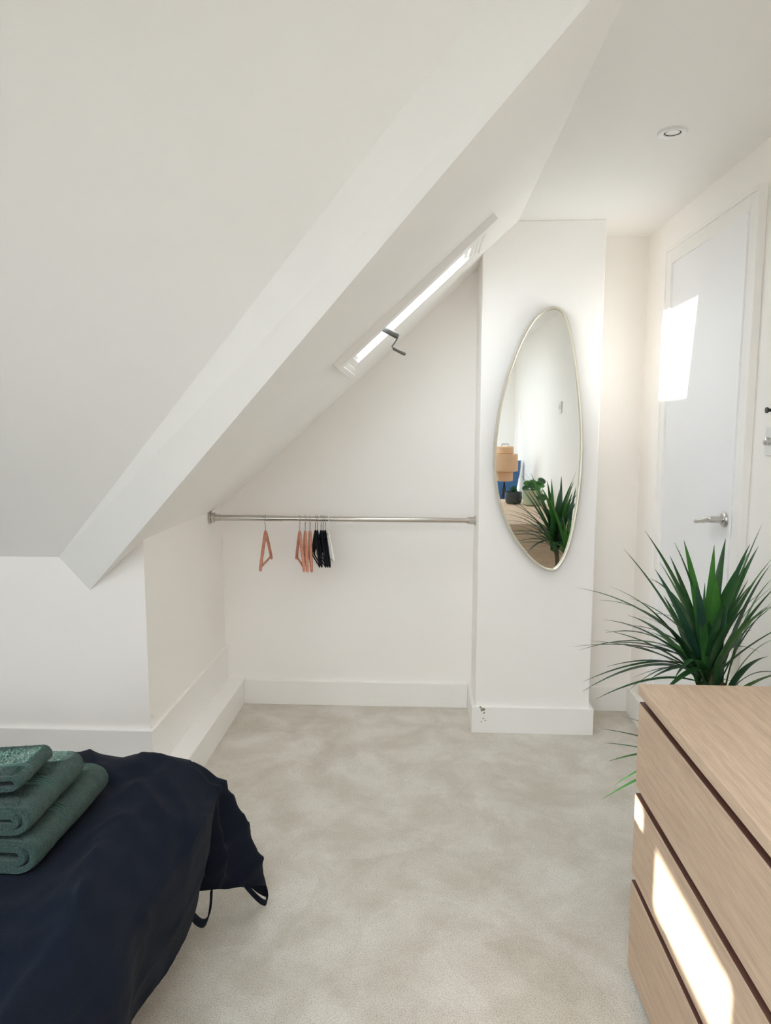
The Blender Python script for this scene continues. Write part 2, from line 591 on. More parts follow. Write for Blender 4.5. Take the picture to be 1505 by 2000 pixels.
bm = B(); sbox(bm, .03, LEN - .02, HY0 + .01, HY1 - .01, -.024, -.020); obj('pane', bm, 'glass', w1)
# winding handle
hd = thing('window_crank', 'dark grey folding crank handle hanging from the roof window', 'crank')
c0 = Vector((-.152, 2.86, 1.752))
c0 = Vector(sp((Vector((-.15, 0, zs(-.15))) - O).length, 2.645, .018))
c1 = c0 + Vector((.052, -.01, -.028))
obj('spindle', tube(B(), [c0 - Vector((.006, 0, -.003)), c0, c1, c1 + Vector((.004, 0, -.002))], [.008, .0105, .0105, .007], 12), 'crank', hd, True)
c2 = c1 + Vector((-.018, -.004, -.040))
obj('arm', tube(B(), [c1, c1 + Vector((-.002, 0, -.01)), c2 + Vector((-.001, 0, .004)), c2 + Vector((.006, 0, -.004))], .0032, 8), 'crank', hd, True)
obj('grip', tube(B(), [c2 + Vector((.002, 0, -.001)), c2 + Vector((.006, 0, -.004)), c2 + Vector((.044, -.004, -.024)), c2 + Vector((.047, -.004, -.026))], [.004, .0062, .0062, .004], 10), 'crank', hd, True)

# unseen rear window (behind the photographer) and low gable window, added for daylight and sun
w2 = tag(thing('window_added_rear', '', ''), 'unseen white framed two-light window added in the rear wall for daylight', 'window', kind='structure')
n_l = 2
lw = (RX1 - RX0) / n_l
for i in range(n_l + 1):
    x = RX0 + i * lw
    bm = B(); box(bm, max(RX0, x - .03), min(RX1, x + .03), REAR - .07, REAR - .02, RZ0, RZ1); obj('mullion', bm, 'gloss', w2, bevel=.003)
for z0, z1 in ((RZ0, RZ0 + .07), (RZ1 - .06, RZ1)):
    bm = B(); box(bm, RX0, RX1, REAR - .072, REAR - .018, z0, z1); obj('frame_rail', bm, 'gloss', w2, bevel=.003)
for i in range(n_l):
    bm = B(); box(bm, RX0 + i * lw + .028, RX0 + (i + 1) * lw - .028, REAR - .048, REAR - .042, RZ0 + .068, RZ1 - .058); obj('pane', bm, 'glass', w2)
w3 = tag(thing('window_added_gable', '', ''), 'unseen low strip window added in the gable wall for the sun patches', 'window', kind='structure')  # panes and mullions spaced to shape the sun patches on dresser and towels
for y0, y1 in ((WY0 - .01, WY0 + .005), (.795, .89), (.985, 1.0), (WY1 - .005, WY1 + .01)):
    bm = B(); box(bm, LEFT - .09, LEFT - .03, y0, y1, WZ0, WZ1); obj('mullion', bm, 'gloss', w3)
for y0, y1 in ((WY0, .795), (.89, .985), (1.0, WY1)):
    bm = B(); box(bm, LEFT - .062, LEFT - .058, y0, y1, WZ0, WZ1); obj('pane', bm, 'glass', w3)

for y0, y1, z0 in ((WY0, .85, 1.205), (.85, .99, 1.25)):  # added panels that mask the pane heads and trim the sun patches
    bm = B(); box(bm, LEFT - .092, LEFT - .028, y0, y1, z0, WZ1); obj('sun_mask_panel', bm, 'gloss', w3)

# ------------------------------------------------------------------ door, slightly ajar
d1 = tag(thing('door_1', '', ''), 'plain white flush door with lever handle, standing slightly ajar', 'door', kind='structure')
aw = .062
for y0, y1, z0, z1 in ((DY0 - aw + .02, DY0 + .02, 0, DZ + aw - .02), (DY1 - .02, DY1 + aw - .02, 0, DZ + aw - .02), (DY0 + .02, DY1 - .02, DZ - .02, DZ + aw - .02)):
    bm = B(); box(bm, XR - .022, XR, y0, y1, z0, z1); a = obj('architrave', bm, 'gloss', d1, bevel=.003)
for y0, y1, z0, z1 in ((DY0, DY0 + .012, 0, DZ), (DY1 - .012, DY1, 0, DZ), (DY0, DY1, DZ - .012, DZ)):
    bm = B(); box(bm, XR - .010, XR + .1, y0, y1, z0, z1); obj('jamb', bm, 'gloss', d1)
# outer bead of the architrave
for y0, y1, z0, z1 in ((DY0 - aw + .012, DY0 - aw + .028, 0, DZ + aw - .012), (DY1 + aw - .028, DY1 + aw - .012, 0, DZ + aw - .012), (DY0 - aw + .028, DY1 + aw - .028, DZ + aw - .028, DZ + aw - .012)):
    bm = B(); box(bm, XR - .027, XR, y0, y1, z0, z1); obj('architrave_bead', bm, 'gloss', d1, bevel=.003)
leaf = thing('door_leaf', '', '')
del leaf['label']; del leaf['category']
leaf.location = (XR - .012, DY1 - .018, 0)
leaf.rotation_euler.z = -math.radians(1.3)
leaf.parent = d1
dl = DY1 - DY0 - .036
LW = lambda b, *a, **k: None
bm = B(); box(bm, 0, .040, -dl, 0, .008, DZ - .016)
lo = obj('leaf_panel', bm, 'door', leaf, bevel=.0015)
hy = -dl + .040
HZ = 1.103
bm = B(); lathe(bm, [(.026, 0), (.026, -.006), (.022, -.010), (.011, -.010), (.011, -.045)], (0, hy, HZ), 28, 'X'); obj('handle_rose', bm, 'steel', leaf, True)
bm = B(); tube(bm, [(-.036, hy - .004, HZ), (-.048, hy - .004, HZ), (-.050, hy + .003, HZ), (-.050, hy + .062, HZ - .011)], .0105, 14)
tube(bm, [(-.050, hy + .058, HZ - .010), (-.050, hy + .062, HZ - .011), (-.050, hy + .128, HZ - .023), (-.049, hy + .132, HZ - .024)], [.0075, .0085, .0080, .006], 14)
obj('handle', bm, 'steel', leaf, True)
bm = B(); box(bm, .006, .030, -dl - .0012, -dl + .002, 1.05, 1.125); obj('latch_plate', bm, 'steel', leaf)
for z in (1.88, 1.05, .23):
    bm = B(); tube(bm, [(-.004, .004, z - .05), (-.004, .004, z + .05)], .006, 10); obj('hinge', bm, 'steel', leaf, True)

# ------------------------------------------------------------------ wall fittings
sw = thing('dimmer_switch', 'white dimmer switch plate at the right edge beside the door', 'switch', (XR, 2.21, 1.37))
bm = B(); box(bm, -.009, 0, -.043, .043, -.043, .043); obj('plate', bm, 'plastic', sw, bevel=.003)
bm = B(); lathe(bm, [(.012, -.008), (.012, -.022), (.009, -.024)], (0, .015, 0), 20, 'X'); obj('knob', bm, 'steel', sw, True)
hk = thing('coat_hook', 'small black wall hook above the dimmer switch', 'hook', (XR, 2.215, 1.462))
bm = B(); lathe(bm, [(.011, 0), (.011, -.004), (.005, -.006), (.005, -.02), (.009, -.024), (.009, -.028)], (0, 0, 0), 18, 'X'); obj('hook_peg', bm, 'black', hk, True)
ls = thing('light_switch', 'white light switch plate on the right wall, seen in the mirror', 'switch', (XR, .90, 1.55))
bm = B(); box(bm, -.010, 0, -.045, .045, -.045, .045); obj('plate', bm, 'plastic', ls, bevel=.003)
for y in (-.016, .016):
    bm = B(); box(bm, -.015, -.008, y - .008, y + .008, -.014, .014); obj('rocker', bm, 'plastic', ls, bevel=.002)
dn = thing('downlight', 'round white recessed ceiling downlight, switched off', 'light', (.743, 2.313, CZ))
bm = B(); lathe(bm, [(.043, 0), (.043, -.003), (.040, -.006), (.026, -.004), (.024, 0.0)], (0, 0, 0), 40, 'Z', close=False); obj('bezel', bm, 'plastic', dn, True)
bm = B(); lathe(bm, [(.0245, -.001), (.0235, -.0025), (.021, -.0025), (.0205, -.0005)], (0, 0, 0), 40, 'Z', close=False); obj('baffle', bm, 'darkring', dn, True)
bm = B(); lathe(bm, [(.0215, 0.0), (.0215, -.0015), (.012, -.003), (.001, -.0034)], (0, 0, 0), 32, 'Z'); obj('lamp_face', bm, 'lampglass', dn, True)

# ------------------------------------------------------------------ mirror
MP = [(0.563, 1.923), (0.602, 1.91), (0.63, 1.863), (0.657, 1.764), (0.682, 1.616), (0.703, 1.44), (0.71, 1.307), (0.706, 1.149), (0.689, 0.99), (0.662, 0.863), (0.624, 0.786), (0.586, 0.767), (0.533, 0.785), (0.47, 0.842), (0.4, 0.941), (0.347, 1.067), (0.324, 1.192), (0.32, 1.283), (0.327, 1.395), (0.348, 1.539), (0.383, 1.664), (0.423, 1.773), (0.469, 1.859), (0.515, 1.906)]


def closed_spline(p, k):
    out = []
    n = len(p)
    for i in range(n):
        a, b, c, d = [Vector((*p[(i + j) % n], 0)) for j in (-1, 0, 1, 2)]
        for s in range(k):
            t = s / k
            q = .5 * ((2 * b) + (c - a) * t + (2 * a - 5 * b + 4 * c - d) * t * t + (3 * b - a - 3 * c + d) * t ** 3)
            out.append((q.x, q.y))
    return out


mo = closed_spline(MP, 5)
mcx = sum(p[0] for p in mo) / len(mo)
mcz = sum(p[1] for p in mo) / len(mo)
mr = thing('oval_mirror', 'tall asymmetric oval mirror in a slim pale metal frame on the chimney breast', 'mirror', (mcx, 3.237, mcz))
ins = lambda p, k: (p[0] - mcx) * k
bm = B()
N = len(mo)
loc = [(p[0] - mcx, p[1] - mcz) for p in mo]


def inset(d):
    out = []
    for i in range(N):
        a, b, c = Vector(loc[i - 1]), Vector(loc[i]), Vector(loc[(i + 1) % N])
        t = (c - a).normalized()
        nn = Vector((-t.y, t.x))
        if nn.dot(b) > 0:
            nn = -nn
        out.append(b + nn * d)
    return out


rings = []
for d, y in ((0, -.001), (0, -.027), (.003, -.031), (.010, -.031), (.013, -.028), (.013, -.012)):
    rings.append([bm.verts.new((p.x, y, p.y)) for p in inset(d)])
for A_, B_ in zip(rings, rings[1:]):
    for i in range(N):
        bm.faces.new((A_[i], A_[(i + 1) % N], B_[(i + 1) % N], B_[i]))
obj('mirror_frame', bm, 'frame', mr, True)
bm = B()
prism(bm, [(p.x, -.021, p.y) for p in inset(.0125)], (0, .012, 0))
obj('mirror_glass', bm, 'mirror', mr)

# ------------------------------------------------------------------ clothes rail and hangers
ra = Vector((XL, 3.318, .983)); rb = Vector((.262, 3.402, .968))
dr = (rb - ra).normalized()
rl = thing('clothes_rail', 'chrome tension rod spanning the closet between wall and chimney breast', 'rail', ra)
L_ = (rb - ra).length
obj('outer_tube', tube(B(), [dr * .02, dr * .34], .0135, 20), 'chrome', rl, True)
obj('inner_tube', tube(B(), [dr * .335, dr * (L_ - .02)], .0118, 20), 'chrome', rl, True)
for s, e in ((0.0, 1), (L_, -1)):
    bm = B()
    prof = [(.001, .029), (.028, .024), (.028, .0), ][:0] + ([(0, .030), (.009, .030), (.0096, .021), (.013, .0205), (.0135, .024), (.022, .024), (.0226, .0165), (.05, .0155)] if e == 1 else [(0, .024), (.005, .024), (.0056, .0175), (.034, .0175), (.0346, .0145), (.044, .014)])
    tube(bm, [dr * (s + e * h) for h, r in prof], [r for h, r in prof], 28)
    obj('end_flange', bm, 'chrome', rl, True, )


def rail_pt(x):
    t = (x - ra.x) / dr.x
    return ra + dr * t


def hook(bm, top, zt):
    # wire hook over the rail: neck below, loop in the plane of the hanger (local YZ)
    pts = [Vector((0, 0, zt)), Vector((0, 0, zt + .012)), Vector((0, -.001, -.050)), Vector((0, -.008, -.041)), Vector((0, -.0170, -.028)), Vector((0, -.0188, -.0200))]
    for i in range(0, 10):
        a = math.pi - i * math.pi * 1.10 / 9
        pts.append(Vector((0, .019 * math.cos(a), -.0168 + .019 * math.sin(a))))
    return tube(bm, pts, .0017, 8)


def arm_curve(hw, zt, ze, n=10):
    out = []
    for i in range(-n, n + 1):
        t = abs(i) / n
        out.append((i / n * hw, zt - (zt - ze) * (t ** 1.15)))
    return out


def bar_body(bm, hw, zt, ze, th, tall):
    prof = arm_curve(hw, zt, ze)
    up, dn_ = [], []
    for y, z in prof:
        t = abs(y) / hw
        k = 1 - .35 * t
        up.append((y, z))
        dn_.append((y, z - tall * k))
    pts = [(-th / 2, y, z) for y, z in up] + [(-th / 2, y, z) for y, z in dn_[::-1]]
    return prism(bm, pts, (th, 0, 0))


def wood_hanger(x, yaw, label, hw=.160, tilt=0.0, drop=0.0):
    p = rail_pt(x)
    h = thing('wooden_hanger', label, 'hanger', p + Vector((0, 0, .0135)), 'pink wooden hangers on the rail')
    h.rotation_euler = (tilt, 0, yaw)
    zt, ze = -.070 - drop, -.222 - drop
    bm = B(); bar_body(bm, hw, zt, ze, .013, .028)
    obj('shoulder_bar', bm, 'hanger', h, bevel=.004)
    bm = B(); tube(bm, [(0, -hw + .018, ze + .002), (0, hw - .018, ze + .002)], .005, 10)
    obj('trouser_bar', bm, 'hanger', h, True)
    obj('hook', hook(B(), .003, zt - .01), 'wire', h, True)
    bm = B(); box(bm, -.0069, .0069, -hw + .030, -hw + .034, ze + .004, ze + .030); 
    obj('notch', bm, 'stem', h)
    return h


def velvet_hanger(x, yaw, label, hw=.165):
    p = rail_pt(x)
    h = thing('velvet_hanger', label, 'hanger', p + Vector((0, 0, .0135)), 'slim black velvet hangers on the rail')
    h.rotation_euler = (0, 0, yaw)
    zt, ze = -.066, -.192
    bm = B(); bar_body(bm, hw, zt, ze, .0078, .036)
    obj('shoulder_bar', bm, 'velvet', h, bevel=.002)
    bm = B(); bm2 = [(0, -hw + .004, ze - .012), (0, -hw + .03, ze - .020), (0, hw - .03, ze - .020), (0, hw - .004, ze - .012)]
    tube(bm, bm2, .0034, 8); obj('trouser_bar', bm, 'velvet', h, True)
    bm = B(); box(bm, -.003, .003, -.06, .06, zt - .085, zt - .03); obj('centre_web', bm, 'velvet', h)
    obj('hook', hook(B(), .003, zt - .01), 'wire', h, True)
    return h


wood_hanger(-.726, math.radians(2), 'pink wooden hanger hanging alone at the left of the rail', .150)
wood_hanger(-.566, math.radians(16), 'pink wooden hanger first in the bunch, turned furthest from the others')
wood_hanger(-.540, math.radians(12), 'pink wooden hanger in the middle of the three bunched wooden ones')
wood_hanger(-.517, math.radians(10.5), 'pink wooden hanger touching the black velvet hangers')
for i, (x, a) in enumerate(((-.4925, 14.5), (-.4825, 14.5), (-.4660, 14.5), (-.4560, 14.5), (-.4460, 14.5))):
    velvet_hanger(x, math.radians(a), ['black velvet hanger next to the pink wooden ones', 'second black velvet hanger from the pink wooden ones', 'middle one of the five black velvet hangers', 'second black velvet hanger from the white wire one', 'black velvet hanger next to the white wire one'][i])
p = rail_pt(-.4315)
wh = thing('wire_hanger', 'thin white wire hanger at the right end of the bunch', 'hanger', p + Vector((0, 0, .0135)))
wh.rotation_euler.z = math.radians(16)
tr = [(0, 0, -.075), (0, -.08, -.125), (0, -.15, -.178), (0, -.158, -.186), (0, -.150, -.19), (0, .150, -.19), (0, .158, -.186), (0, .15, -.178), (0, .08, -.125), (0, 0, -.078)]
obj('wire_triangle', tube(B(), tr, .0032, 8), 'white_wire', wh, True)
obj('hook', hook(B(), .003, -.08), 'white_wire', wh, True)

# ------------------------------------------------------------------ dresser
dx0, dx1, dy0, dy1, dz = .548, 1.028, .158, 1.758, .78
ds = thing('dresser', 'pale oak veneer dresser with recessed finger-pull drawers at the right', 'dresser', (.79, .958, 0))
Q = lambda x, y, z: (x - .79, y - .958, z)


def dbox(name, x0, x1, y0, y1, z0, z1, m, bev=.0015, par=ds):
    bm = B()
    box(bm, x0 - .79, x1 - .79, y0 - .958, y1 - .958, z0, z1)
    return obj(name, bm, m, par, bevel=bev)


dbox('top', dx0 - .004, dx1, dy0, dy1, dz - .027, dz, 'oak', .003)
dbox('side_panel', .572, dx1, dy1 - .02, dy1 - .001, 0, dz - .027, 'oak_end')
dbox('side_panel', .572, dx1, dy0 + .001, dy0 + .02, 0, dz - .027, 'oak_end')
dbox('back_panel', dx1 - .008, dx1 - .002, dy0 + .02, dy1 - .02, .03, dz - .027, 'oak')
dbox('centre_panel', .59, dx1 - .01, .95, .966, .0, dz - .027, 'oak_end')
for z in (.720, .49, .265):
    dbox('rail', .578, .600, dy0 + .02, dy1 - .02, z - .02, z + .036 if z < .7 else dz - .027, 'rail', 0)
for z0, z1 in ((.514, .733), (.279, .494), (.022, .259)):
    for y0, y1 in ((dy0 + .001, .956), (.960, dy1 - .001)):
        fr_ = dbox('drawer_front', dx0, dx0 + .022, y0, y1, z0, z1 - .0015, 'oak', .0015)
        dbox('finger_edge', dx0 + .0012, dx0 + .022, y0 + .001, y1 - .001, z1 - .0016, z1 + .0006, 'rail', 0, fr_)
dbox('plinth', .60, .616, dy0 + .02, dy1 - .02, 0, .06, 'rail', 0)

# ------------------------------------------------------------------ bed, duvet
bed = thing('bed', 'low double bed hidden beneath the navy duvet', 'bed', (-1.75, 1.1, 0))


def bbox(name, x0, x1, y0, y1, z0, z1, m, bev):
    bm = B(); box(bm, x0 + 1.75, x1 + 1.75, y0 - 1.1, y1 - 1.1, z0, z1)
    return obj(name, bm, m, bed, bevel=bev, seg=4)


bbox('bed_base', -2.82, -.76, .48, 1.66, .12, .26, 'oak', .01)
bbox('mattress', -2.82, -.74, .46, 1.68, .26, .46, 'mattress', .06)
for x in (-2.74, -.88):
    for y in (.56, 1.58):
        bbox('leg', x - .03, x + .03, y - .03, y + .03, 0, .12, 'oak', .004)

XE, YS, YE, TOPZ, RR = -.665, .50, 1.80, .515, .125


def drape(a, b):
    ox = max(0.0, a - XE)
    oy = max(0.0, b - YE) if b > YE else (-(YS - b) if b < YS else 0.0)
    L = math.hypot(ox, oy)
    x, y, z = min(a, XE), min(max(b, YS), YE), TOPZ
    q = RR * math.pi / 2
    if L > 1e-6:
        dxn, dyn = ox / L, oy / L
        th = math.atan2(abs(oy), ox)
        corner = math.sin(2 * th) if ox > 0 and oy != 0 else 0.0
        corner = max(0.0, corner)
        # broad folds: radial at the corner, pleats along the edges
        fold = corner * .042 * math.sin(th * 11 + 0.6) + (1 - corner) * .017 * math.sin((b if ox > abs(oy) else a) * 17 + 1.3 * math.sin(b * 6))
        if L < q:
            h = RR * math.sin(L / RR)
            v = RR * (1 - math.cos(L / RR))
            s = 0.0
        else:
            s = L - q
            fl = .33 * corner
            h = RR + fl * s
            v = RR + s * math.sqrt(1 - fl * fl)
            # away from the corner the hem tucks back in
            h -= (1 - corner) * (1.35 * s * s)
        k = min(1.0, L / .22)
        h += fold * k * k
        x += dxn * h
        y += dyn * h
        z -= v
    # soft crumples
    p = Vector((a, b, 0.0))
    w = noise.fractal(p * 3.1 + Vector((3.1, 1.7, 0)), 0.9, 2.1, 3)
    w2 = noise.fractal(Vector((a * 3.0 + b * 5.0, a * 14 - b * 7, 1.3)) * .8, 0.9, 2.0, 2)
    flat = max(0.0, min(1.0, max((a + .76) / .08, (1.28 - b) / .08, (b - 1.67) / .08)))
    z += (.012 * w + .0045 * w2) * flat
    # long crease swinging round the foot corner
    dc = math.hypot(max(0, a + 1.02), max(0, b - 1.20)) if (a > -1.02 or b > 1.20) else 0.0
    for rad, amp, wid in ((.40, .016, .022), (.50, -.010, .03), (.56, .009, .02), (.64, .008, .018)):
        t = (dc - rad) / wid
        ang = math.atan2(max(0, b - 1.20), max(1e-5, a + 1.02))
        z += amp * math.exp(-t * t) * (.5 + .5 * math.sin(ang * 3.0 + rad * 20)) * (1 if L < .3 else .4) * flat
    rg = 0.0
    for sc_, am, ro in ((2.2, .014, .5), (4.5, .017, -.6), (8.5, .008, .3), (13, .003, -.2)):
        q_ = Vector((a * math.cos(ro) - b * math.sin(ro), (a * math.sin(ro) + b * math.cos(ro)) * .45, sc_))
        rg += am * (1 - abs(noise.noise(q_ * sc_)) * 2.2) ** 3 if abs(noise.noise(q_ * sc_)) < .45 else 0.0
    z += rg * flat * (1.0 if L < .3 else .3)
    x += rg * flat * (.9 if L > .15 else 0)
    return Vector((x, y, max(z, .022)))


dv = thing('duvet', 'crumpled navy cotton duvet draped over the foot of the bed', 'duvet', (-1.75, 1.1, .515))
bm = B()
na, nb = 190, 170
a0, a1, b0, b1 = -2.84, XE + .435, YS - .34, YE + .41
grid = []
for i in range(na + 1):
    # finer sampling toward the foot
    t = i / na
    a = a0 + (a1 - a0) * (1 - (1 - t) ** 1.7)
    row = []
    for j in range(nb + 1):
        s = j / nb
        b = b0 + (b1 - b0) * (1 - (1 - s) ** 1.5)
        row.append(bm.verts.new(drape(a, b) - Vector((-1.75, 1.1, .515))))
    grid.append(row)
for i in range(na):
    for j in range(nb):
        bm.faces.new((grid[i][j], grid[i + 1][j], grid[i + 1][j + 1], grid[i][j + 1]))
do = obj('cover', bm, 'navy', dv, True)
so = do.modifiers.new('thick', 'SOLIDIFY'); so.thickness = .010; so.offset = -1


def ribbon(bm, pts, w, side):
    side = Vector(side).normalized() * w / 2
    a = [bm.verts.new(Vector(p) + side) for p in pts]
    b = [bm.verts.new(Vector(p) - side) for p in pts]
    for i in range(len(pts) - 1):
        bm.faces.new((a[i], a[i + 1], b[i + 1], b[i]))


def tie(p0, p1, p2, w=.018, side=(0.3, 1, 0.2)):
    bm = B()
    pts = bez(p0, p1, p2, 14)
    ribbon(bm, [p - Vector((-1.75, 1.1, .515)) for p in pts], w, side)
    o = obj('fabric_tie', bm, 'navy', dv, True)
    s = o.modifiers.new('thick', 'SOLIDIFY'); s.thickness = .003
    return o


def hem(b):
    return drape(a1 - .006, b)


p0, p1 = hem(YE + .385), hem(YE + .24)
tie(p0, (p0 + p1) / 2 + Vector((.055, -.03, -.075)), p1, .016, (.2, .5, 1))
p0, p1 = hem(YE + .06), hem(YE - .10)
tie(p0, (p0 + p1) / 2 + Vector((.02, .02, -.14)), p1, .022, (.3, .4, 1))
# ------------------------------------------------------------------ towels
def towel(name, label, xr, y0, y1, z0, h, t, nlay, yaw, width=.30, bands=(), pile=9000, plen=.0042, roll=0.0):
    tw = thing(name, label, 'towel', (xr, y0, z0), 'folded green towels on the bed')
    tw.rotation_euler = (0, math.radians(roll), math.radians(yaw))
    bm = B()
    ny = 46

    def sheet(R, zc, xo, tt, wl):
        path = [(-wl, zc - R), (-wl * .5, zc - R)]
        for i in range(13):
            a = -math.pi / 2 + math.pi * i / 12
            path.append((xo - R + R * math.cos(a) * 1.15 - .15 * R, zc + R * math.sin(a)))
        path += [(-wl * .5, zc + R), (-wl, zc + R)]
        out, inn = [], []
        for i, pnt in enumerate(path):
            pa, pb = Vector(path[max(i - 1, 0)]), Vector(path[min(i + 1, len(path) - 1)])
            tn = (pb - pa).normalized()
            nn = Vector((tn.y, -tn.x))
            out.append(Vector(pnt) + nn * tt / 2)
            inn.append(Vector(pnt) - nn * tt / 2)
        return out + inn[::-1]

    Lg = y1 - y0
    specs = []
    Rm = h / 2 - t / 2
    for k in range(nlay):
        R = Rm - k * (t * 1.02)
        if R < t * .4:
            break
        specs.append(sheet(R, h / 2, 0 - k * t * 1.6, t * .96, width))
    for si, prof in enumerate(specs):
        rows = []
        for j in range(ny + 1):
            y = Lg * j / ny
            e = min(y, Lg - y)
            sh = 0.006 * max(0, 1 - e / .012) ** 2
            row = []
            for q in prof:
                px, pz = q.x, q.y
                d = noise.noise(Vector((px * 40, y * 40, pz * 40 + si * 5))) * .0022 + noise.noise(Vector((px * 9, y * 7, si * 3.0))) * .004
                row.append(bm.verts.new((px - sh + d * (1 if px > -.03 else .3), y + noise.noise(Vector((px * 14, pz * 30, si))) * .004, pz + d * (.3 if pz < h * .3 else .8))))
            rows.append(row)
        n = len(prof)
        for A_, B_ in zip(rows, rows[1:]):
            for q in range(n):
                bm.faces.new((A_[q], A_[(q + 1) % n], B_[(q + 1) % n], B_[q]))
        bm.faces.new(rows[0][::-1]); bm.faces.new(rows[-1])
    obj('terry_cloth', bm, 'towel', tw, True)
    rt = random.Random(int(z0 * 1000))
    bm = B()
    R = h / 2
    for _ in range(pile):
        if rt.random() < .45:                      # flat top
            px = -rt.uniform(R, .17); pz = h; nv = Vector((0, 0, 1))
        else:                                      # rolled edge
            an = rt.uniform(-.9, math.pi / 2)
            px = -R * 1.15 + R * 1.15 * math.cos(an); pz = R + R * math.sin(an); nv = Vector((math.cos(an), 0, math.sin(an)))
        yy = rt.uniform(.003, Lg - .003)
        if any(abs(yy - yb) < .006 for yb in bands):
            continue
        d = noise.noise(Vector((px * 40, yy * 40, pz * 40))) * .0022 + noise.noise(Vector((px * 9, yy * 7, 0.0))) * .004
        c = Vector((px, yy, pz)) + nv * (d * .8 - .001)
        u = Vector((rt.uniform(-1, 1), rt.uniform(-1, 1), rt.uniform(-1, 1)))
        u = (u - nv * u.dot(nv)).normalized()
        tipv = c + nv * rt.uniform(.5, 1.0) * plen + Vector((rt.uniform(-1, 1), rt.uniform(-1, 1), 0)) * .0012
        bm.faces.new([bm.verts.new(c + u * .0011), bm.verts.new(c - u * .0011), bm.verts.new(tipv)])
    po = obj('terry_pile', bm, 'towel_pile', tw)
    po['kind'] = 'stuff'
    # ribbed woven border running round the fold
    for yb in bands:
        bm = B()
        path = [(-width * .8, h + .001)]
        R = h / 2
        for i in range(13):
            a = math.pi / 2 - math.pi * i / 12
            path.append((-R * 1.15 + R * math.cos(a) * 1.15 + .0022 * math.cos(a), h / 2 + (R + .0012) * math.sin(a)))
        path.append((-width * .8, -.0005))
        tube(bm, [(px, yb, max(pz, 0.0045)) for px, pz in path], .0032, 8)
        obj('woven_rib', bm, 'towel_hem', tw, True)
    return tw


towel('folded_towel', 'folded dark green bath towel at the bottom of the stack', -.762, 1.315, 1.650, .521, .070, .013, 3, 0, .32, (.118, .128, .138, .148))
towel('folded_towel', 'folded dark green hand towel in the middle of the stack', -.772, 1.315, 1.565, .603, .057, .012, 3, 2, .28, (.098, .107, .116, .125))
towel('folded_towel', 'folded dark green face cloth on top of the stack, sunlit', -.797, 1.335, 1.482, .6850, .032, .009, 2, 3, .22, (.045, .052), 8000, .0050, -4.0)

# ------------------------------------------------------------------ dracaena behind the dresser
pc = Vector((.845, 2.06, 0))
pl = thing('dracaena_plant', 'spiky dark green dracaena standing behind the end of the dresser', 'plant', pc)
bm = B(); lathe(bm, [(.085, 0), (.11, .02), (.125, .20), (.13, .235), (.122, .235), (.117, .205), (.0, .20)], (0, 0, 0), 36, 'Z', close=False)
obj('pot', bm, 'terracotta', pl, True)
bm = B(); lathe(bm, [(.0, .208), (.118, .206), (.116, .198), (.0, .196)], (0, 0, 0), 28, 'Z', close=False); obj('soil', bm, 'soil', pl, True)
crowns = [Vector((-.02, -.02, .70)), Vector((.05, .05, .62)), Vector((-.05, -.06, .46))]
for cpt, r in zip(crowns, (.013, .011, .010)):
    bm = B(); tube(bm, bez((cpt.x * .4, cpt.y * .4, .20), (cpt.x * .4 + .02, cpt.y * .3, cpt.z * .6), cpt + Vector((0, 0, .04)), 8), r, 10); obj('cane', bm, 'stem', pl, True)


def leaf_mesh(bm, base_, tip, arch, w, n=12, fold=.25):
    base_, tip = Vector(base_), Vector(tip)
    d = tip - base_
    rad = Vector((d.x, d.y, 0))
    if rad.length < .02:
        rad = Vector((0, -1, 0))
    rad.normalize()
    ctrl = base_ + d * .45 + Vector((0, 0, arch)) - rad * arch * .15
    pts = bez(base_, ctrl, tip, n)
    side = Vector((-rad.y, rad.x, 0))
    rows = []
    for i, p in enumerate(pts):
        t = i / n
        ww = w / 2 * (min(1.0, .55 + 1.6 * t) * max(0.0, 1 - t ** 2.2)) + .0004
        tg = (pts[min(i + 1, n)] - pts[max(i - 1, 0)]).normalized()
        s = (side - tg * side.dot(tg)).normalized()
        up = s.cross(tg)
        if up.z < 0:
            up = -up
        rows.append([bm.verts.new(p + s * ww + up * ww * fold), bm.verts.new(p), bm.verts.new(p - s * ww + up * ww * fold)])
    for A_, B_ in zip(rows, rows[1:]):
        for q in (0, 1):
            bm.faces.new((A_[q], A_[q + 1], B_[q + 1], B_[q]))


def add_leaf(base_, tip, arch, w, m):
    bm = B()
    leaf_mesh(bm, base_, tip, arch, w)
    return obj('leaf', bm, m, pl, True)


UP = [(0.597, 1.931, 1.138, 0.024), (0.685, 1.891, 1.12, 0.034), (0.681, 1.979, 1.064, 0.034), (0.619, 1.906, 1.041, 0.030), (0.658, 1.88, 1.115, 0.010), (0.799, 1.98, 1.094, 0.032), (0.893, 2.135, 1.088, 0.036), (0.945, 2.1, 1.052, 0.026), (0.968, 2.09, 1.075, 0.034), (0.87, 1.927, 1.106, 0.026), (0.941, 2.021, 1.146, 0.024), (0.943, 1.943, 1.073, 0.036), (0.943, 1.912, 1.004, 0.034), (.76, 1.86, 1.03, .034), (.82, 1.87, 1.06, .030), (.725, 1.90, 1.00, .028), (.87, 1.88, 1.02, .032), (.91, 1.86, .96, .03)]
LF = [(0.496, 1.892, 0.996), (0.481, 1.924, 0.95), (0.548, 2.138, 0.839), (0.616, 2.109, 0.913), (0.505, 2.102, 0.783), (0.527, 2.1, 0.775), (0.432, 1.918, 0.812), (0.455, 1.953, 0.712), (0.474, 2.048, 0.647), (0.541, 2.08, 0.823), (0.622, 2.116, 0.623), (0.637, 2.124, 0.663), (.56, 1.93, .88), (.60, 1.95, .90), (.53, 2.0, .74)]
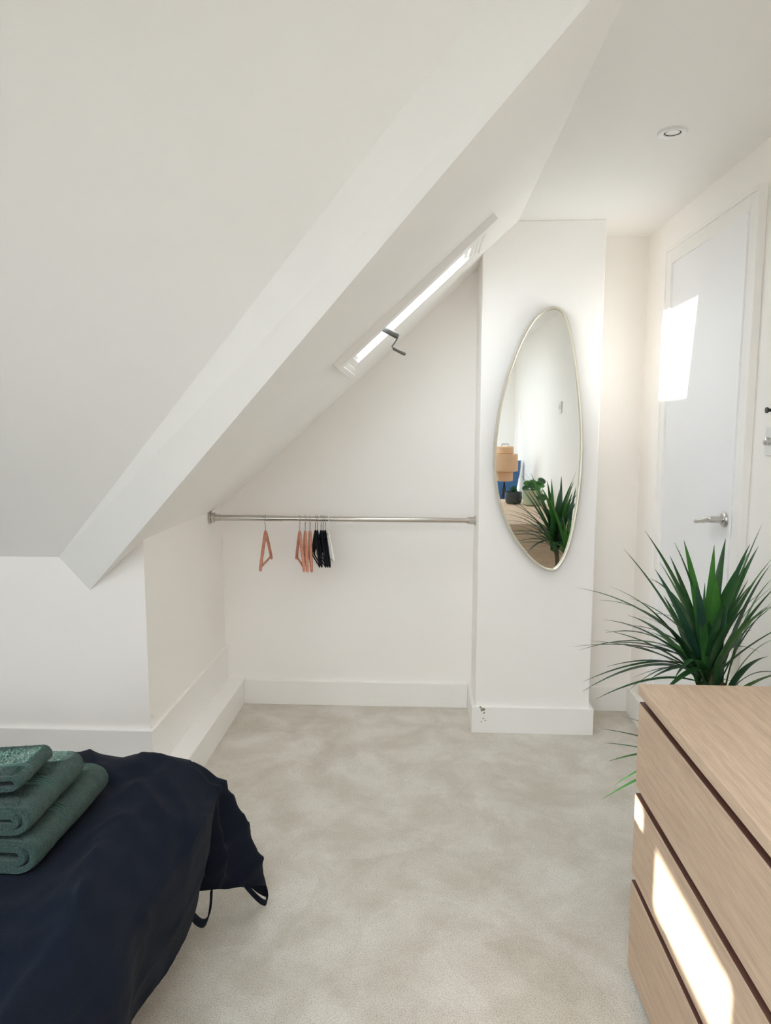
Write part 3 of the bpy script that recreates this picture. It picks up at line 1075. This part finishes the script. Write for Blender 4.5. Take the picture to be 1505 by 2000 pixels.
LO = [(0.518, 1.816, 0.671), (0.549, 1.909, 0.587), (0.498, 1.921, 0.591), (0.497, 1.891, 0.564), (0.499, 1.832, 0.54), (0.532, 1.885, 0.446), (0.482, 1.816, 0.443)]
rl_ = random.Random(11)
for i, (x, y, z, w) in enumerate(UP):
    b = crowns[0] + Vector((rl_.uniform(-.02, .02), rl_.uniform(-.02, .02), rl_.uniform(-.02, .05)))
    add_leaf(b, Vector((x, y, z)) - pc, rl_.uniform(.03, .08), w * 1.05, ['leaf', 'leaf2', 'leaf', 'leaf3', 'leaf', 'leaf2'][i % 6])
for i, (x, y, z) in enumerate(LF):
    b = crowns[0] + Vector((rl_.uniform(-.02, .02), rl_.uniform(-.02, .02), rl_.uniform(-.03, .03)))
    add_leaf(b, Vector((x, y, z)) - pc, rl_.uniform(.05, .13), rl_.uniform(.016, .028), ['leaf', 'leaf', 'leaf3'][i % 3])
for i, (x, y, z) in enumerate(LO):
    b = crowns[2] + Vector((rl_.uniform(-.015, .015), rl_.uniform(-.015, .015), rl_.uniform(-.03, .03)))
    add_leaf(b, Vector((x, y, z)) - pc, rl_.uniform(.01, .05), rl_.uniform(.014, .022), 'leaf2' if i > 2 else 'leaf')
for i in range(52):
    k = i % 2
    a = rl_.uniform(0, 2 * math.pi)
    el = rl_.uniform(-.25, 1.25)
    ln = rl_.uniform(.28, .42)
    d = Vector((math.cos(a) * math.cos(el), math.sin(a) * math.cos(el), math.sin(el))) * ln
    b = crowns[k] + Vector((rl_.uniform(-.02, .02), rl_.uniform(-.02, .02), rl_.uniform(-.05, .04)))
    tip = b + d
    # keep clear of wall, door and dresser
    tip.x = min(tip.x, XR - pc.x - .035)
    if tip.y + pc.y < 1.80 and tip.z < .86:
        tip.y = 1.80 - pc.y
    add_leaf(b, tip, rl_.uniform(.04, .11), rl_.uniform(.014, .030), ['leaf', 'leaf3', 'leaf', 'leaf2'][i % 4])

# ------------------------------------------------------------------ pots on the dresser (seen in the mirror)
pp = thing('potted_pilea', 'round-leaved pilea in a pale green ribbed pot on the dresser, seen in the mirror', 'plant', (.898, .64, .78))
bm = B(); prof = [(.062, 0), (.070, .008)]
for i in range(9):
    z = .016 + i * .012
    prof += [(.0775, z - .004), (.0755, z + .002)]
prof += [(.078, .124), (.073, .125), (.070, .112), (0, .110)]
lathe(bm, prof, (0, 0, 0), 36, 'Z', close=False); obj('pot', bm, 'palepot', pp, True)
rp = random.Random(3)


def round_leaf(par, c, r, nrm, m):
    bm = B()
    nrm = Vector(nrm).normalized()
    u = nrm.orthogonal().normalized(); v = nrm.cross(u)
    ctr = bm.verts.new(Vector(c) - nrm * r * .18)
    ring = [bm.verts.new(Vector(c) + (u * math.cos(q * math.pi / 8) + v * math.sin(q * math.pi / 8)) * r) for q in range(16)]
    for q in range(16):
        bm.faces.new((ctr, ring[q], ring[(q + 1) % 16]))
    return obj('leaf', bm, m, par, True)


for i, (x, y, z, r) in enumerate(((.062, .03, .20, .034), (.03, .05, .175, .03), (-.02, .06, .165, .032), (-.05, .02, .18, .030), (.055, .07, .075, .042), (0, -.02, .185, .03), (-.065, .05, .145, .028), (.07, -.05, .16, .032), (-.03, -.05, .17, .03), (.02, .085, .15, .028))):
    bm = B(); tube(bm, bez((0, 0, .105), (x * .4, y * .4, max(z, .15) + .03), (x, y, z), 8), .0022, 6); obj('stalk', bm, 'leaf2', pp, True)
    round_leaf(pp, (x, y, z), r, (x * 4, .6 + y, .7), 'leaf2' if i % 2 else 'leaf')
gp = thing('succulent_pot', 'flat dark succulent in a small charcoal pot on the dresser, seen in the mirror', 'plant', (.760, .52, .78))
bm = B(); lathe(bm, [(.050, 0), (.064, .012), (.069, .05), (.066, .098), (.061, .098), (.060, .088), (0, .086)], (0, 0, 0), 32, 'Z', close=False); obj('pot', bm, 'greypot', gp, True)
for i in range(18):
    a = i * 2.399
    r = .012 + .0035 * i
    b = Vector((math.cos(a) * .01, math.sin(a) * .01, .092))
    t = Vector((math.cos(a) * r * 1.25, math.sin(a) * r * 1.25, .15 - .0022 * i))
    bm = B(); leaf_mesh(bm, b, t, .012, .022, 6); obj('leaf', bm, 'leaf3', gp, True)

# ------------------------------------------------------------------ lamp and armchair behind the photographer (seen in the mirror)
lp = thing('rattan_lamp', 'tiered woven rattan lamp on thin black legs, seen in the mirror', 'lamp', (.772, -.26, 0))
for z0, z1, r in ((1.155, 1.225, .078), (.995, 1.155, .122), (.905, .995, .078)):
    bm = B(); lathe(bm, [(r - .012, z0), (r, z0 + .006), (r, z1 - .006), (r - .012, z1), (r - .02, z1 - .006), (r - .02, z0 + .006), (r - .012, z0)], (0, 0, 0), 36, 'Z', close=False)
    obj('shade_tier', bm, 'rattan', lp, True)
for z, r0, r1 in ((1.150, .06, .118), (.998, .06, .118), (1.219, .002, .07)):
    bm = B(); lathe(bm, [(r0, z), (r1, z), (r1, z + .004), (r0, z + .004), (r0, z)], (0, 0, 0), 30, 'Z', close=False); obj('shade_ring', bm, 'rattan', lp)
bm = B(); tube(bm, [(-.03, 0, 1.22), (-.03, 0, 1.245), (.03, 0, 1.245), (.03, 0, 1.22)], .003, 8); obj('carry_handle', bm, 'black', lp, True)
bm = B(); tube(bm, [(0, 0, .86), (0, 0, 1.06)], .006, 8); obj('stem', bm, 'black', lp, True)
bm = B(); lathe(bm, [(0, 1.05), (.022, 1.06), (.03, 1.09), (.02, 1.12), (0, 1.13)], (0, 0, 0), 20, 'Z', close=False); obj('bulb', bm, 'lampglass', lp, True)
for k in range(3):
    a = k * 2.094 + .5
    bm = B(); tube(bm, [(0, 0, .90), (.06 * math.cos(a), .06 * math.sin(a), .5), (.15 * math.cos(a), .15 * math.sin(a), 0.004)], .006, 8); obj('leg', bm, 'black', lp, True)
ac = thing('armchair', 'blue velvet armchair behind the rattan lamp, seen in the mirror', 'chair', (.635, -.74, 0))
bm = B()
rows = []
for i in range(13):
    t = i / 12
    z = .30 + t * .76
    hw = .30 + .09 * t ** 2 - .18 * max(0, t - .86) ** 1.2
    row = []
    for q in range(17):
        a = (q / 16 - .5) * 2
        row.append((a * hw, -.22 - .10 * t + .12 * a * a, z))
    rows.append(row)
fr = [[bm.verts.new(p) for p in r] for r in rows]
bk = [[bm.verts.new((p[0] * 1.06, p[1] - .10, p[2])) for p in r] for r in rows]
for G, s in ((fr, 1), (bk, -1)):
    for A_, B_ in zip(G, G[1:]):
        for q in range(16):
            bm.faces.new((A_[q], A_[q + 1], B_[q + 1], B_[q]))
for q in range(16):
    bm.faces.new((fr[0][q], fr[0][q + 1], bk[0][q + 1], bk[0][q])); bm.faces.new((fr[-1][q], fr[-1][q + 1], bk[-1][q + 1], bk[-1][q]))
for i in range(12):
    for q in (0, 16):
        bm.faces.new((fr[i][q], fr[i + 1][q], bk[i + 1][q], bk[i][q]))
obj('backrest', bm, 'bluevelvet', ac, True)
bm = B(); box(bm, -.31, .31, -.20, .28, .22, .42); obj('seat', bm, 'bluevelvet', ac, True, .05, 4)
for sx in (-1, 1):
    bm = B(); box(bm, sx * .34 - .04, sx * .34 + .04, -.22, .22, .22, .60); obj('armrest', bm, 'bluevelvet', ac, True, .035, 4)
    for sy in (-.18, .22):
        bm = B(); tube(bm, [(sx * .26, sy, .23), (sx * .28, sy * 1.1, 0.0)], [.018, .011], 10); obj('leg', bm, 'oak', ac, True)
